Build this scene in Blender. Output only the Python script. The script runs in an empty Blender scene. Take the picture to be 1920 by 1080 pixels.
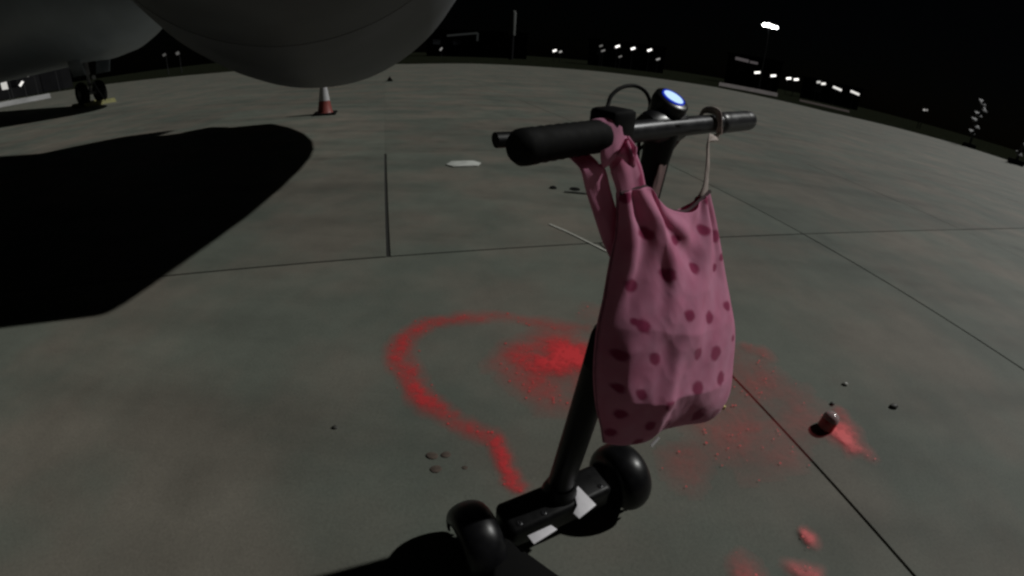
import bpy, bmesh, math, random
from mathutils import Vector, Matrix, noise
random.seed(7)
sc = bpy.context.scene
COL = sc.collection
# ------------------------------------------------------------------ camera
FPX, KD, PIT, ROL, HC = 833.6, -0.11117, 0.51303, 0.0612, 1.2   # wide action-camera lens: theta = r/F*(1+K r^2)
cd = bpy.data.cameras.new('camera')
cam = bpy.data.objects.new('camera', cd); COL.objects.link(cam)
cp, sp, cr, sr = math.cos(PIT), math.sin(PIT), math.cos(ROL), math.sin(ROL)
right = Vector((cr, sr*sp, sr*cp)); up = Vector((-sr, cr*sp, cr*cp)); fwd = Vector((0, cp, -sp))
M = Matrix.Identity(4)
for i, v in enumerate((right, up, -fwd)):
    for j in range(3): M[j][i] = v[j]
M[2][3] = HC
cam.matrix_world = M
cd.type = 'PANO'
cd.panorama_type = 'FISHEYE_LENS_POLYNOMIAL'
cd.sensor_fit = 'HORIZONTAL'; cd.sensor_width = 36; cd.sensor_height = 20.25
mm = 36/1920
cd.fisheye_fov = math.pi
cd.fisheye_polynomial_k0 = 0
cd.fisheye_polynomial_k1 = -1/(FPX*mm)
cd.fisheye_polynomial_k2 = 0
cd.fisheye_polynomial_k3 = -KD*1e-6/FPX/mm**3
cd.fisheye_polynomial_k4 = 0
cd.clip_start = 0.02; cd.clip_end = 3000
sc.camera = cam
# ------------------------------------------------------------------ sky, floodlight key, exposure
w = bpy.data.worlds.new('World'); sc.world = w; w.use_nodes = True
nt = w.node_tree
sky = nt.nodes.new('ShaderNodeTexSky'); sky.sky_type = 'NISHITA'; sky.sun_disc = False
sky.sun_elevation = math.radians(42); sky.sun_rotation = math.radians(71)
bg = nt.nodes['Background']; bg.inputs['Strength'].default_value = 0.00009
nt.links.new(sky.outputs[0], bg.inputs[0])
TRAVEL = Vector((-1.0, -0.35, -1.0)).normalized()
sd = bpy.data.lights.new('apron_floodlight', 'SUN'); sd.energy = 1.5; sd.angle = math.radians(1.2)
sd.color = (1.0, 1.0, 0.965)
so = bpy.data.objects.new('apron_floodlight', sd); COL.objects.link(so)
so.rotation_euler = TRAVEL.to_track_quat('-Z', 'Y').to_euler(); so.location = (20, 22, 22)
vs = sc.view_settings
vs.view_transform = 'Standard'; vs.look = 'None'; vs.gamma = 1; vs.exposure = 0.15; vs.use_curve_mapping = False
sc.render.engine = 'CYCLES'
sc.cycles.use_denoising = True
sc.cycles.max_bounces = 6
sc.cycles.transparent_max_bounces = 16
sc.cycles.filter_width = 2.6

# ------------------------------------------------------------------ pixels to directions (a pixel gives only a direction)
def pdir(px, py):
    dx, dy = px-960, py-540
    r = math.hypot(dx, dy)+1e-9
    th = r/FPX*(1+KD*(r/1000)**2)
    s = math.sin(th)/r
    return right*(dx*s)+up*(-dy*s)+fwd*math.cos(th)
ORG = Vector((0, 0, HC))
def G(px, py, z=0.0):
    d = pdir(px, py); return ORG+d*((z-HC)/d.z)
def AT(px, py, dist):
    return ORG+pdir(px, py)*dist
def HOR(px, py, D):            # point at horizontal distance D
    d = pdir(px, py); return ORG+d*(D/math.hypot(d.x, d.y))
def ONPLANE(px, py, c, n):
    d = pdir(px, py); return ORG+d*((c-ORG).dot(n)/d.dot(n))
# ------------------------------------------------------------------ mesh helpers
class MB:
    def __init__(s): s.v = []; s.f = []
    def add(s, vs_, fs): 
        o = len(s.v); s.v += [tuple(x) for x in vs_]; s.f += [tuple(i+o for i in f) for f in fs]; return s
    def tube(s, pts, rad, n=12, cap=True, flat=1.0, ref=None):
        pts = [Vector(p) for p in pts]
        if not isinstance(rad, (list, tuple)): rad = [rad]*len(pts)
        t0 = (pts[1]-pts[0]).normalized()
        a = ref.copy() if ref else t0.orthogonal()
        vs_, fs = [], []
        for i, p in enumerate(pts):
            t = (pts[min(i+1, len(pts)-1)]-pts[max(i-1, 0)]).normalized()
            a = (a-t*a.dot(t)).normalized(); b = t.cross(a)
            for k in range(n):
                q = 2*math.pi*k/n
                vs_.append(p+a*(math.cos(q)*rad[i])+b*(math.sin(q)*rad[i]*flat))
        for i in range(len(pts)-1):
            for k in range(n):
                fs.append((i*n+k, i*n+(k+1) % n, (i+1)*n+(k+1) % n, (i+1)*n+k))
        if cap:
            fs.append(tuple(reversed(range(n)))); fs.append(tuple((len(pts)-1)*n+k for k in range(n)))
        return s.add(vs_, fs)
    def lathe(s, org, axis, prof, n=32, ref=None, closed=False):   # prof: (along axis, radius)
        org = Vector(org); axis = Vector(axis).normalized()
        a = (ref or axis.orthogonal()); a = (a-axis*a.dot(axis)).normalized(); b = axis.cross(a)
        vs_, fs = [], []
        for (h, r) in prof:
            for k in range(n):
                q = 2*math.pi*k/n
                vs_.append(org+axis*h+a*(math.cos(q)*r)+b*(math.sin(q)*r))
        m = len(prof)
        for i in range(m if closed else m-1):
            for k in range(n):
                j = (i+1) % m
                fs.append((i*n+k, i*n+(k+1) % n, j*n+(k+1) % n, j*n+k))
        return s.add(vs_, fs)
    def box(s, c, ax, ay, az, hx, hy, hz):
        c = Vector(c)
        vs_ = [c+ax*(hx*i)+ay*(hy*j)+az*(hz*k) for k in (-1, 1) for j in (-1, 1) for i in (-1, 1)]
        return s.add(vs_, [(0, 2, 3, 1), (4, 5, 7, 6), (0, 1, 5, 4), (2, 6, 7, 3), (0, 4, 6, 2), (1, 3, 7, 5)])
    def prism(s, poly, z0, z1):
        n = len(poly)
        vs_ = [(p[0], p[1], z0) for p in poly]+[(p[0], p[1], z1) for p in poly]
        fs = [tuple(reversed(range(n))), tuple(range(n, 2*n))]+[(i, (i+1) % n, n+(i+1) % n, n+i) for i in range(n)]
        return s.add(vs_, fs)
    def build(s, name, mat, parent=None, smooth=True, bevel=0, org=None, seg=2, auto=40):
        me = bpy.data.meshes.new(name)
        o0 = Vector(org) if org is not None else (parent.matrix_world.translation.copy() if False else Vector((0, 0, 0)))
        me.from_pydata([tuple(Vector(v)-o0) for v in s.v], [], s.f)
        bm = bmesh.new(); bm.from_mesh(me)
        bmesh.ops.remove_doubles(bm, verts=bm.verts, dist=1e-6)
        if bevel:
            es = [e for e in bm.edges if len(e.link_faces) == 2 and e.calc_face_angle(0) > math.radians(30)]
            bmesh.ops.bevel(bm, geom=es, offset=bevel, segments=seg, affect='EDGES', profile=0.5, clamp_overlap=True)
        bmesh.ops.recalc_face_normals(bm, faces=bm.faces)
        if smooth:
            for f in bm.faces: f.smooth = True
            for e in bm.edges:
                if len(e.link_faces) == 2 and e.calc_face_angle(0) > math.radians(auto): e.smooth = False
        bm.to_mesh(me); bm.free()
        o = bpy.data.objects.new(name, me); COL.objects.link(o); o.location = o0
        me.materials.append(mat)
        if parent:
            o.parent = parent
            o.location = o0-PW[parent.name] if org is not None else -PW[parent.name]
        PW[o.name] = o0.copy() if org is not None else Vector((0, 0, 0))
        return o
PW = {}
def empty(name, loc):
    o = bpy.data.objects.new(name, None); COL.objects.link(o); o.location = loc; o.empty_display_size = 0.1
    PW[o.name] = Vector(loc); return o
def tag(o, label, cat, group=None, kind=None):
    o['label'] = label; o['category'] = cat
    if group: o['group'] = group
    if kind: o['kind'] = kind
    return o
X, Y, Z = Vector((1, 0, 0)), Vector((0, 1, 0)), Vector((0, 0, 1))
def lerp(a, b, t): return a+(b-a)*t
def smooth_path(pts, n=8):
    pts = [Vector(p) for p in pts]; out = []
    for i in range(len(pts)-1):
        p0, p1, p2, p3 = pts[max(i-1, 0)], pts[i], pts[i+1], pts[min(i+2, len(pts)-1)]
        for k in range(n):
            t = k/n
            out.append(0.5*((2*p1)+(p2-p0)*t+(2*p0-5*p1+4*p2-p3)*t*t+(3*p1-p0-3*p2+p3)*t**3))
    out.append(pts[-1]); return out
# ------------------------------------------------------------------ materials
MAT = {}
def mat(name, col, rough=0.6, metal=0.0, spec=0.5, noise_amt=0.0, nscale=20, bump=0.0, coat=0.0, rand=0.0):
    if name in MAT: return MAT[name]
    m = bpy.data.materials.new(name); m.use_nodes = True; n = m.node_tree; b = n.nodes['Principled BSDF']
    b.inputs['Base Color'].default_value = (*col, 1); b.inputs['Roughness'].default_value = rough
    b.inputs['Metallic'].default_value = metal; b.inputs['Specular IOR Level'].default_value = spec
    b.inputs['Coat Weight'].default_value = coat
    if noise_amt or bump:
        tc = n.nodes.new('ShaderNodeTexCoord'); nz = n.nodes.new('ShaderNodeTexNoise')
        nz.inputs['Scale'].default_value = nscale; nz.inputs['Detail'].default_value = 6
        n.links.new(tc.outputs['Object'], nz.inputs['Vector'])
        if noise_amt:
            mr = n.nodes.new('ShaderNodeMapRange'); mr.inputs[1].default_value = 0.3; mr.inputs[2].default_value = 0.7
            mr.inputs[3].default_value = 1-noise_amt; mr.inputs[4].default_value = 1+noise_amt
            n.links.new(nz.outputs['Fac'], mr.inputs[0])
            hs = n.nodes.new('ShaderNodeHueSaturation'); hs.inputs['Color'].default_value = (*col, 1)
            n.links.new(mr.outputs[0], hs.inputs['Value']); n.links.new(hs.outputs[0], b.inputs['Base Color'])
            mr2 = n.nodes.new('ShaderNodeMapRange'); mr2.inputs[3].default_value = max(0.05, rough-0.15); mr2.inputs[4].default_value = min(1, rough+0.15)
            n.links.new(nz.outputs['Fac'], mr2.inputs[0]); n.links.new(mr2.outputs[0], b.inputs['Roughness'])
        if bump:
            bp = n.nodes.new('ShaderNodeBump'); bp.inputs['Strength'].default_value = bump; bp.inputs['Distance'].default_value = 0.01
            n.links.new(nz.outputs['Fac'], bp.inputs['Height']); n.links.new(bp.outputs[0], b.inputs['Normal'])
    MAT[name] = m; return m
def emis(name, col, s):
    if name in MAT: return MAT[name]
    m = bpy.data.materials.new(name); m.use_nodes = True; n = m.node_tree; n.nodes.clear()
    e = n.nodes.new('ShaderNodeEmission'); e.inputs[0].default_value = (*col, 1); e.inputs[1].default_value = s
    o = n.nodes.new('ShaderNodeOutputMaterial'); n.links.new(e.outputs[0], o.inputs[0]); MAT[name] = m; return m

def concrete():
    m = bpy.data.materials.new('weathered_concrete'); m.use_nodes = True; n = m.node_tree; L = n.links.new
    b = n.nodes['Principled BSDF']; b.inputs['Roughness'].default_value = 0.75; b.inputs['Specular IOR Level'].default_value = 0.35
    geo = n.nodes.new('ShaderNodeNewGeometry')
    def nz(scale, det, rough=0.6):
        x = n.nodes.new('ShaderNodeTexNoise'); x.inputs['Scale'].default_value = scale; x.inputs['Detail'].default_value = det
        x.inputs['Roughness'].default_value = rough; L(geo.outputs['Position'], x.inputs['Vector']); return x
    big = nz(0.45, 5); mid = nz(2.6, 6, 0.65); fine = nz(90, 4, 0.7); grain = nz(420, 2)
    r1 = n.nodes.new('ShaderNodeValToRGB'); cr_ = r1.color_ramp
    cr_.elements[0].position = 0.3; cr_.elements[0].color = (0.128, 0.136, 0.120, 1)
    cr_.elements[1].position = 0.72; cr_.elements[1].color = (0.202, 0.196, 0.169, 1)
    L(big.outputs['Fac'], r1.inputs[0])
    def mul(src, f, lo, hi, p0=0.3, p1=0.7):
        mr = n.nodes.new('ShaderNodeMapRange'); mr.inputs[1].default_value = p0; mr.inputs[2].default_value = p1
        mr.inputs[3].default_value = lo; mr.inputs[4].default_value = hi; L(f, mr.inputs[0])
        mx = n.nodes.new('ShaderNodeMix'); mx.data_type = 'RGBA'; mx.blend_type = 'MULTIPLY'; mx.inputs[0].default_value = 1
        L(src, mx.inputs[6]); L(mr.outputs[0], mx.inputs[7]); return mx.outputs[2]
    hz = nz(0.9, 4, 0.55)
    r2 = n.nodes.new('ShaderNodeValToRGB'); r2.color_ramp.elements[0].color = (0.93, 1.0, 0.95, 1); r2.color_ramp.elements[1].color = (1.06, 0.98, 0.93, 1)
    r2.color_ramp.elements[0].position = 0.42; r2.color_ramp.elements[1].position = 0.58
    L(hz.outputs['Fac'], r2.inputs[0])
    hm = n.nodes.new('ShaderNodeMix'); hm.data_type = 'RGBA'; hm.blend_type = 'MULTIPLY'; hm.inputs[0].default_value = 1
    L(r1.outputs[0], hm.inputs[6]); L(r2.outputs[0], hm.inputs[7])
    c = mul(hm.outputs[2], mid.outputs['Fac'], 0.84, 1.12)
    c = mul(c, fine.outputs['Fac'], 0.86, 1.1)
    c = mul(c, grain.outputs['Fac'], 0.9, 1.08)
    oi = n.nodes.new('ShaderNodeObjectInfo')
    c = mul(c, oi.outputs['Random'], 0.9, 1.06, 0, 1)
    # soft tyre rubber and oil marks with a shape of their own
    mp = n.nodes.new('ShaderNodeMapping'); mp.inputs['Rotation'].default_value[2] = 0.5; mp.inputs['Scale'].default_value = (0.25, 1.6, 1)
    L(geo.outputs['Position'], mp.inputs['Vector'])
    st = n.nodes.new('ShaderNodeTexNoise'); st.inputs['Scale'].default_value = 1.1; st.inputs['Detail'].default_value = 4
    L(mp.outputs[0], st.inputs['Vector'])
    c = mul(c, st.outputs['Fac'], 0.8, 1.0, 0.34, 0.5)
    pv = n.nodes.new('ShaderNodeTexVoronoi'); pv.inputs['Scale'].default_value = 55; L(geo.outputs['Position'], pv.inputs['Vector'])
    c = mul(c, pv.outputs['Distance'], 0.72, 1.0, 0.03, 0.16)
    ov = n.nodes.new('ShaderNodeTexVoronoi'); ov.inputs['Scale'].default_value = 1.7
    wn = nz(6, 4); ad = n.nodes.new('ShaderNodeMix'); ad.data_type = 'VECTOR'; ad.inputs[0].default_value = 0.12
    L(geo.outputs['Position'], ad.inputs[4]); L(wn.outputs['Color'], ad.inputs[5]); L(ad.outputs[1], ov.inputs['Vector'])
    c = mul(c, ov.outputs['Distance'], 0.80, 1.0, 0.05, 0.22)
    L(c, b.inputs['Base Color'])
    bp = n.nodes.new('ShaderNodeBump'); bp.inputs['Strength'].default_value = 0.25; bp.inputs['Distance'].default_value = 0.004
    L(fine.outputs['Fac'], bp.inputs['Height']); L(bp.outputs[0], b.inputs['Normal'])
    return m
CONC = concrete()
GRASS = mat('night_grass', (0.014, 0.016, 0.010), 1.0, spec=0.0, noise_amt=0.4, nscale=0.6)
SEAL = mat('joint_sealant', (0.02, 0.02, 0.018), 0.8)
BLK = mat('black_paint', (0.006, 0.006, 0.0065), 0.45, spec=0.22, noise_amt=0.2, nscale=40)
RUB = mat('black_rubber', (0.006, 0.006, 0.006), 0.75, spec=0.12, noise_amt=0.2, nscale=60)
GLOSS = mat('glossy_black_plastic', (0.007, 0.007, 0.008), 0.34, spec=0.35, noise_amt=0.15, nscale=30)
STEEL = mat('grey_bar_metal', (0.04, 0.04, 0.043), 0.36, metal=0.5, noise_amt=0.2, nscale=50)
WHT = mat('white_reflective_tape', (0.86, 0.84, 0.88), 0.45, noise_amt=0.06, nscale=40)
# ------------------------------------------------------------------ ground
def sheet(name, poly, z, m):
    me = bpy.data.meshes.new(name); me.from_pydata([(p[0], p[1], z) for p in poly], [], [tuple(range(len(poly)))])
    o = bpy.data.objects.new(name, me); COL.objects.link(o); me.materials.append(m); o['kind'] = 'structure'; PW[o.name] = Vector((0, 0, 0)); return o
sheet('grass_field', [(-900, -900), (900, -900), (900, 1500), (-900, 1500)], -0.06, GRASS)
edge = [G(*p) for p in ((0, 190), (207, 157), (400, 137), (764, 120), (880, 119), (1114, 133), (1340, 163), (1554, 210), (1676, 238), (1798, 271), (1917, 309))]
poly = [(80, -40), (-90, -40), (-90, 30)]+[(p.x, p.y) for p in edge]+[(90, 25)]
apron = sheet('apron', list(reversed(poly)), -0.012, CONC)
FILL = MB()
A = math.radians(16.9); E1 = Vector((math.cos(A), math.sin(A), 0)); E2 = Vector((-math.sin(A), math.cos(A), 0))
def uv(u, v): return E1*u+E2*v
rows = [(-3.3, -0.4), (-0.4, 2.555)]+[(2.555+2.95*i, 2.555+2.95*(i+1)) for i in range(7)]
for ri, (v0, v1) in enumerate(rows):
    if ri < 2: us = [-11.8, -7.9, -3.9, 1.39, 3.52, 7.1, 10.7]
    else:
        us = [-0.04+3.56*k for k in range(-7, 8)]
    for k in range(len(us)-1):
        u0, u1 = us[k], us[k+1]
        c = uv((u0+u1)/2, (v0+v1)/2)
        if math.hypot(c.x, c.y) > 27 or c.y < -4: continue
        gl = gr = gb = gt = 0.0025 if ri < 3 else 0.0008
        if ri == 2:
            gb = 0.007
            if abs(u1+0.04) < .01: gr = 0.013
            if abs(u0+0.04) < .01: gl = 0.013
        if ri == 1: gt = 0.006
        if abs(u1-3.52) < .05: gr = 0.006
        if abs(u0-3.52) < .05: gl = 0.006
        if ri < 2 and abs(u1-1.39) < .01: gr = 0.005
        if ri < 2 and abs(u0-1.39) < .01: gl = 0.005
        p = [uv(u0+gl, v0+gb), uv(u1-gr, v0+gb), uv(u1-gr, v1-gt), uv(u0+gl, v1-gt)]
        FILL.add([uv(u0, v0)-Z*.008, uv(u1, v0)-Z*.008, uv(u1, v1)-Z*.008, uv(u0, v1)-Z*.008], [(0, 1, 2, 3)])
        dz = random.uniform(-0.0012, 0.0008)
        MB().prism([(q.x, q.y) for q in p], -0.0115, dz).build('concrete_slab', CONC, apron, smooth=False, bevel=0.0025 if ri < 3 else 0.0006, seg=1)
FILL.build('joint_filler', SEAL, None, smooth=False)['kind'] = 'structure'
# ------------------------------------------------------------------ red paint
def paint_mat():
    m = bpy.data.materials.new('red_spray_paint'); m.use_nodes = True; n = m.node_tree; L = n.links.new
    b = n.nodes['Principled BSDF']; b.inputs['Roughness'].default_value = 0.55
    b.inputs['Base Color'].default_value = (0.88, 0.05, 0.06, 1)
    at = n.nodes.new('ShaderNodeAttribute'); at.attribute_name = 'cover'
    geo = n.nodes.new('ShaderNodeNewGeometry')
    nz = n.nodes.new('ShaderNodeTexNoise'); nz.inputs['Scale'].default_value = 38; nz.inputs['Detail'].default_value = 7; nz.inputs['Roughness'].default_value = 0.7
    L(geo.outputs['Position'], nz.inputs['Vector'])
    # speckle: density pushes a noise threshold
    s1 = n.nodes.new('ShaderNodeMath'); s1.operation = 'MULTIPLY_ADD'; s1.inputs[1].default_value = 2.2; s1.inputs[2].default_value = -1.1
    L(nz.outputs['Fac'], s1.inputs[0])
    s2 = n.nodes.new('ShaderNodeMath'); s2.operation = 'MULTIPLY_ADD'; s2.inputs[1].default_value = 1.0
    L(at.outputs['Fac'], s2.inputs[0])
    s3 = n.nodes.new('ShaderNodeMath'); s3.operation = 'MULTIPLY'; L(s1.outputs[0], s3.inputs[0]); L(at.outputs['Fac'], s3.inputs[1])
    L(s3.outputs[0], s2.inputs[2]); s2.use_clamp = True
    # overspray droplets, denser where more paint fell
    vo = n.nodes.new('ShaderNodeTexVoronoi'); vo.inputs['Scale'].default_value = 75; vo.inputs['Randomness'].default_value = 1
    L(geo.outputs['Position'], vo.inputs['Vector'])
    sp_ = n.nodes.new('ShaderNodeSeparateColor'); L(vo.outputs['Color'], sp_.inputs[0])
    th = n.nodes.new('ShaderNodeMath'); th.operation = 'MULTIPLY'; th.inputs[1].default_value = 0.6; L(at.outputs['Fac'], th.inputs[0])
    lt = n.nodes.new('ShaderNodeMath'); lt.operation = 'LESS_THAN'; L(sp_.outputs[0], lt.inputs[0]); L(th.outputs[0], lt.inputs[1])
    rd = n.nodes.new('ShaderNodeMath'); rd.operation = 'MULTIPLY_ADD'; rd.inputs[1].default_value = 0.28; rd.inputs[2].default_value = 0.12; L(sp_.outputs[1], rd.inputs[0])
    ds = n.nodes.new('ShaderNodeMath'); ds.operation = 'LESS_THAN'; L(vo.outputs['Distance'], ds.inputs[0]); L(rd.outputs[0], ds.inputs[1])
    an = n.nodes.new('ShaderNodeMath'); an.operation = 'MULTIPLY'; L(lt.outputs[0], an.inputs[0]); L(ds.outputs[0], an.inputs[1])
    dm = n.nodes.new('ShaderNodeMath'); dm.operation = 'MULTIPLY'; dm.inputs[1].default_value = 0.75; L(an.outputs[0], dm.inputs[0])
    mxa = n.nodes.new('ShaderNodeMath'); mxa.operation = 'MAXIMUM'; L(s2.outputs[0], mxa.inputs[0]); L(dm.outputs[0], mxa.inputs[1])
    L(mxa.outputs[0], b.inputs['Alpha'])
    return m
PAINT = paint_mat()
def seg_d(p, a, b):
    ab = b-a; t = max(0, min(1, (p-a).dot(ab)/max(ab.length_squared, 1e-9))); return (p-(a+ab*t)).length, t
stain_n = [0]
def stain(name, label, strokes, cell=0.012):
    """strokes: lists of (px, py, half width in m, density)"""
    st = []
    for s_ in strokes:
        q = [(G(a, b).to_2d(), w_, d_) for (a, b, w_, d_) in s_]
        if len(q) == 1: q = q*2
        st.append(q)
    allp = [(p, w_) for s_ in st for (p, w_, d_) in s_]
    x0 = min(p.x-2.4*w_ for p, w_ in allp); x1 = max(p.x+2.4*w_ for p, w_ in allp)
    y0 = min(p.y-2.4*w_ for p, w_ in allp); y1 = max(p.y+2.4*w_ for p, w_ in allp)
    nx, ny = int((x1-x0)/cell)+2, int((y1-y0)/cell)+2
    dens = {}
    for j in range(ny):
        for i in range(nx):
            p = Vector((x0+i*cell, y0+j*cell))
            wob = Vector((noise.noise(Vector((p.x*7, p.y*7, 3))), noise.noise(Vector((p.x*7, p.y*7, 9)))))*0.035
            wob += Vector((noise.noise(Vector((p.x*25, p.y*25, 5))), noise.noise(Vector((p.x*25, p.y*25, 1)))))*0.012
            q = p+wob; d = 0
            for s_ in st:
                for k in range(len(s_)-1):
                    dd, t = seg_d(q, s_[k][0], s_[k+1][0])
                    ww = lerp(s_[k][1], s_[k+1][1], t); de = lerp(s_[k][2], s_[k+1][2], t)
                    d = max(d, de*math.exp(-(dd/ww)**2*1.1))
            d *= 0.85+0.8*noise.noise(Vector((p.x*6, p.y*6, 11)))+.35*noise.noise(Vector((p.x*19, p.y*19, 13)))
            dens[i, j] = max(0, d)
    idx = {}; vs_ = []; dv = []; fs = []
    z = 0.0035+0.0012*stain_n[0]; stain_n[0] += 1
    for j in range(ny-1):
        for i in range(nx-1):
            qd = [(i, j), (i+1, j), (i+1, j+1), (i, j+1)]
            if max(dens[c] for c in qd) < 0.035: continue
            f = []
            for c in qd:
                if c not in idx:
                    idx[c] = len(vs_); vs_.append((x0+c[0]*cell, y0+c[1]*cell, z)); dv.append(dens[c])
                f.append(idx[c])
            fs.append(f)
    me = bpy.data.meshes.new(name); me.from_pydata(vs_, [], fs)
    at = me.attributes.new('cover', 'FLOAT', 'POINT'); at.data.foreach_set('value', dv)
    me.materials.append(PAINT)
    o = bpy.data.objects.new(name, me); COL.objects.link(o)
    return tag(o, label, 'paint stain', 'red paint on the concrete')
stain('paint_trail', 'curved trail of red spray paint looping round on the concrete left of the scooter', [
    [(1090, 618, .05, .18), (980, 600, .048, .2), (880, 596, .048, .34), (805, 606, .048, .4), (758, 634, .048, .52), (744, 662, .048, .62), (772, 715, .042, .54), (797, 755, .04, .62), (850, 790, .038, .52), (905, 817, .033, .3), (930, 826, .033, .3)],
    [(932, 830, .032, .8), (950, 865, .03, .9), (968, 908, .026, .95)]])
stain('paint_splash', 'bright red paint splash on concrete inside the curved paint trail', [
    [(1000, 674, .11, .8), (1040, 668, .13, 1.25), (1090, 684, .13, 1.1)], [(960, 690, .10, .3), (1060, 735, .12, .34), (1130, 720, .12, .35)]])
stain('paint_puddle', 'bright red puddle of paint spilt beside the small paint jar', [
    [(1555, 795, .03, .8), (1578, 812, .07, 1.2), (1594, 836, .05, 1.0)], [(1570, 770, .035, .3), (1625, 855, .05, .22)]], 0.008)
stain('paint_haze', 'wide faint pinkish paint overspray on concrete behind and beside the pink bag', [
    [(1395, 690, .16, .18), (1440, 760, .2, .20), (1400, 830, .18, .15), (1290, 870, .10, .16)], [(1500, 760, .14, .16), (1460, 850, .1, .14), (1330, 800, .12, .2)], [(1130, 600, .15, .1), (1230, 640, .2, .12)]], 0.02)
stain('paint_spot', 'small red paint spot on concrete beside the edge of the pink bag', [[(1405, 655, .05, .25), (1432, 666, .05, .5), (1445, 676, .03, .3)]])
stain('paint_spot', 'small round bright red paint spot alone near the slab joint', [[(1515, 1008, .022, .9), (1528, 1018, .02, .7)]], 0.006)
stain('paint_smear', 'ragged red paint smear in front of the slab joint beside a round spot', [[(1490, 1066, .03, .5), (1520, 1078, .03, .7)], [(1390, 1070, .045, .3), (1420, 1078, .04, .35)]], 0.008)
# ------------------------------------------------------------------ scooter
BL = AT(980, 276, 0.46); BR = AT(1403, 226, 0.90)
BDIR = (BR-BL).normalized(); FW = Vector((-BDIR.y, BDIR.x, 0)); BK = -FW
def bar(t): return BL+(BR-BL)*t
def bar_at(px):     # point on the bar seen at this column
    best = min((abs(math.atan2(bar(t/400).x, bar(t/400).y)-math.atan2(pdir(*px).x, pdir(*px).y)), t/400) for t in range(401)); return bar(best[1])
stem_top = bar(0.50)+FW*0.012
stem_base = G(1048, 915, .17)
wR = G(1162, 893, .105); wL = G(893, 1012, .105)
AX = (wR-wL).normalized(); AB = Vector((AX.y, -AX.x, 0))     # AB: towards the deck
scoot = empty('kick_scooter', (stem_base.x, stem_base.y, 0))
tag(scoot, 'black stand-up scooter with lit round display and a pink bag hanging from its handlebar', 'scooter')
sdir = (stem_base-stem_top).normalized()
mid = stem_top+(stem_base-stem_top)*0.40
stem = MB().tube([stem_top-sdir*0.01, stem_top+sdir*0.05, mid], [.026, .021, .021], 20).build('stem', BLK, scoot)
MB().tube([mid-sdir*0.012, mid, mid+sdir*.02, stem_base-sdir*.06, stem_base+sdir*.05], [.020, .029, .032, .035, .037], 20).build('lower_stem', BLK, scoot)
latch = MB().box(mid+sdir*.035-BDIR*.026, sdir, BDIR, sdir.cross(BDIR), .045, .010, .016).build('folding_latch', RUB, scoot, bevel=.006)
hb = MB().tube([bar(0.02), bar(0.98)], .0145, 20).build('handlebar', STEEL, scoot)
def grip(t0, t1, r, name, gm):
    pr = []
    n = 22
    for i in range(n+1):
        t = i/n; e = min(t, 1-t)*n
        rr = r*(1.0 if e > 1.5 else (0.72+0.28*math.sin(min(1, e/1.5)*math.pi/2)))
        if 3 < i < n-3 and i % 2: rr *= 0.955
        pr.append((t, rr))
    a, b = bar(t0), bar(t1)
    return MB().tube([a+(b-a)*t for t, _ in pr], [q for _, q in pr], 24).build(name, gm, scoot)
grip(-0.02, 0.235, .0198, 'grip', RUB); grip(0.765, 1.01, .0180, 'grip', mat('dark_grey_grip', (.035, .035, .038), .35, noise_amt=.2, nscale=60))
# brake lever in front of the left grip, clamp above it
cl = bar(0.27)
MB().box(cl+Z*.010+FW*.006, BDIR, FW, Z, .022, .021, .021).build('lever_clamp', BLK, scoot, bevel=.006)
lp = [cl+FW*.022, bar(0.2)+FW*.038-Z*.0, bar(0.1)+FW*.044-Z*.004, bar(0.005)+FW*.05-Z*.002]
MB().tube(smooth_path(lp, 4), [.0095]*13, 12, flat=.85).build('brake_lever', BLK, scoot)
# stem head with the display
hd = stem_top
MB().tube([hd-BDIR*.045, hd-BDIR*.032, hd+BDIR*.032, hd+BDIR*.045], [.019, .024, .024, .019], 20).build('stem_clamp', GLOSS, scoot)
dc = AT(1262, 184, (hd-ORG).length*1.0)
_v = pdir(1262, 184); _r = _v.cross(Z).normalized(); dn = (-_v*.33+(_r*.40+_r.cross(_v)*.9)*.9).normalized(); dx = BDIR; dyv = dn.cross(dx)
disp = MB().lathe(dc-dn*.028, dn, [(-.012, .0), (-.012, .018), (0, .023), (.016, .027), (.026, .026), (.028, .0235), (.028, 0)], 32).build('display_housing', GLOSS, scoot)
MB().lathe(dc, dn, [(.0005, .0178), (.0025, .0178), (.0025, .0156), (.0005, .0156)], 32, closed=True).build('display_rim', emis('display_blue', (0.02, 0.06, 0.8), 0.5), disp)
MB().lathe(dc, dn, [(.0008, 0), (.0008, .0152), (.0020, .0152), (.0020, 0)], 32).build('display_screen', emis('display_white', (0.52, 0.74, 1.0), 1.05), disp)
MB().tube([dc-dn*.035, hd], [.02, .022], 16).build('display_neck', GLOSS, scoot)
# brake cable looping up in front of the bar
D0 = (bar(0.36)-ORG).length
cab = [bar(0.25)+FW*.03+Z*.012] + [AT(px, py, D0*k) for px, py, k in ((1136, 205, 1.02), (1146, 180, 1.05), (1166, 164, 1.08), (1190, 161, 1.12), (1210, 172, 1.14), (1219, 195, 1.15), (1212, 222, 1.14), (1200, 250, 1.13))]+[stem_top+sdir*.12+FW*.02]
MB().tube(smooth_path(cab, 8), .0028, 10).build('brake_cable', RUB, scoot)
cab2 = [bar(.62)+FW*.02, bar(.6)+FW*.05-Z*.02, stem_top+FW*.05+sdir*.08, stem_top+FW*.022+sdir*.16]
MB().tube(smooth_path(cab2, 8), .0025, 8).build('throttle_cable', RUB, scoot)
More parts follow.
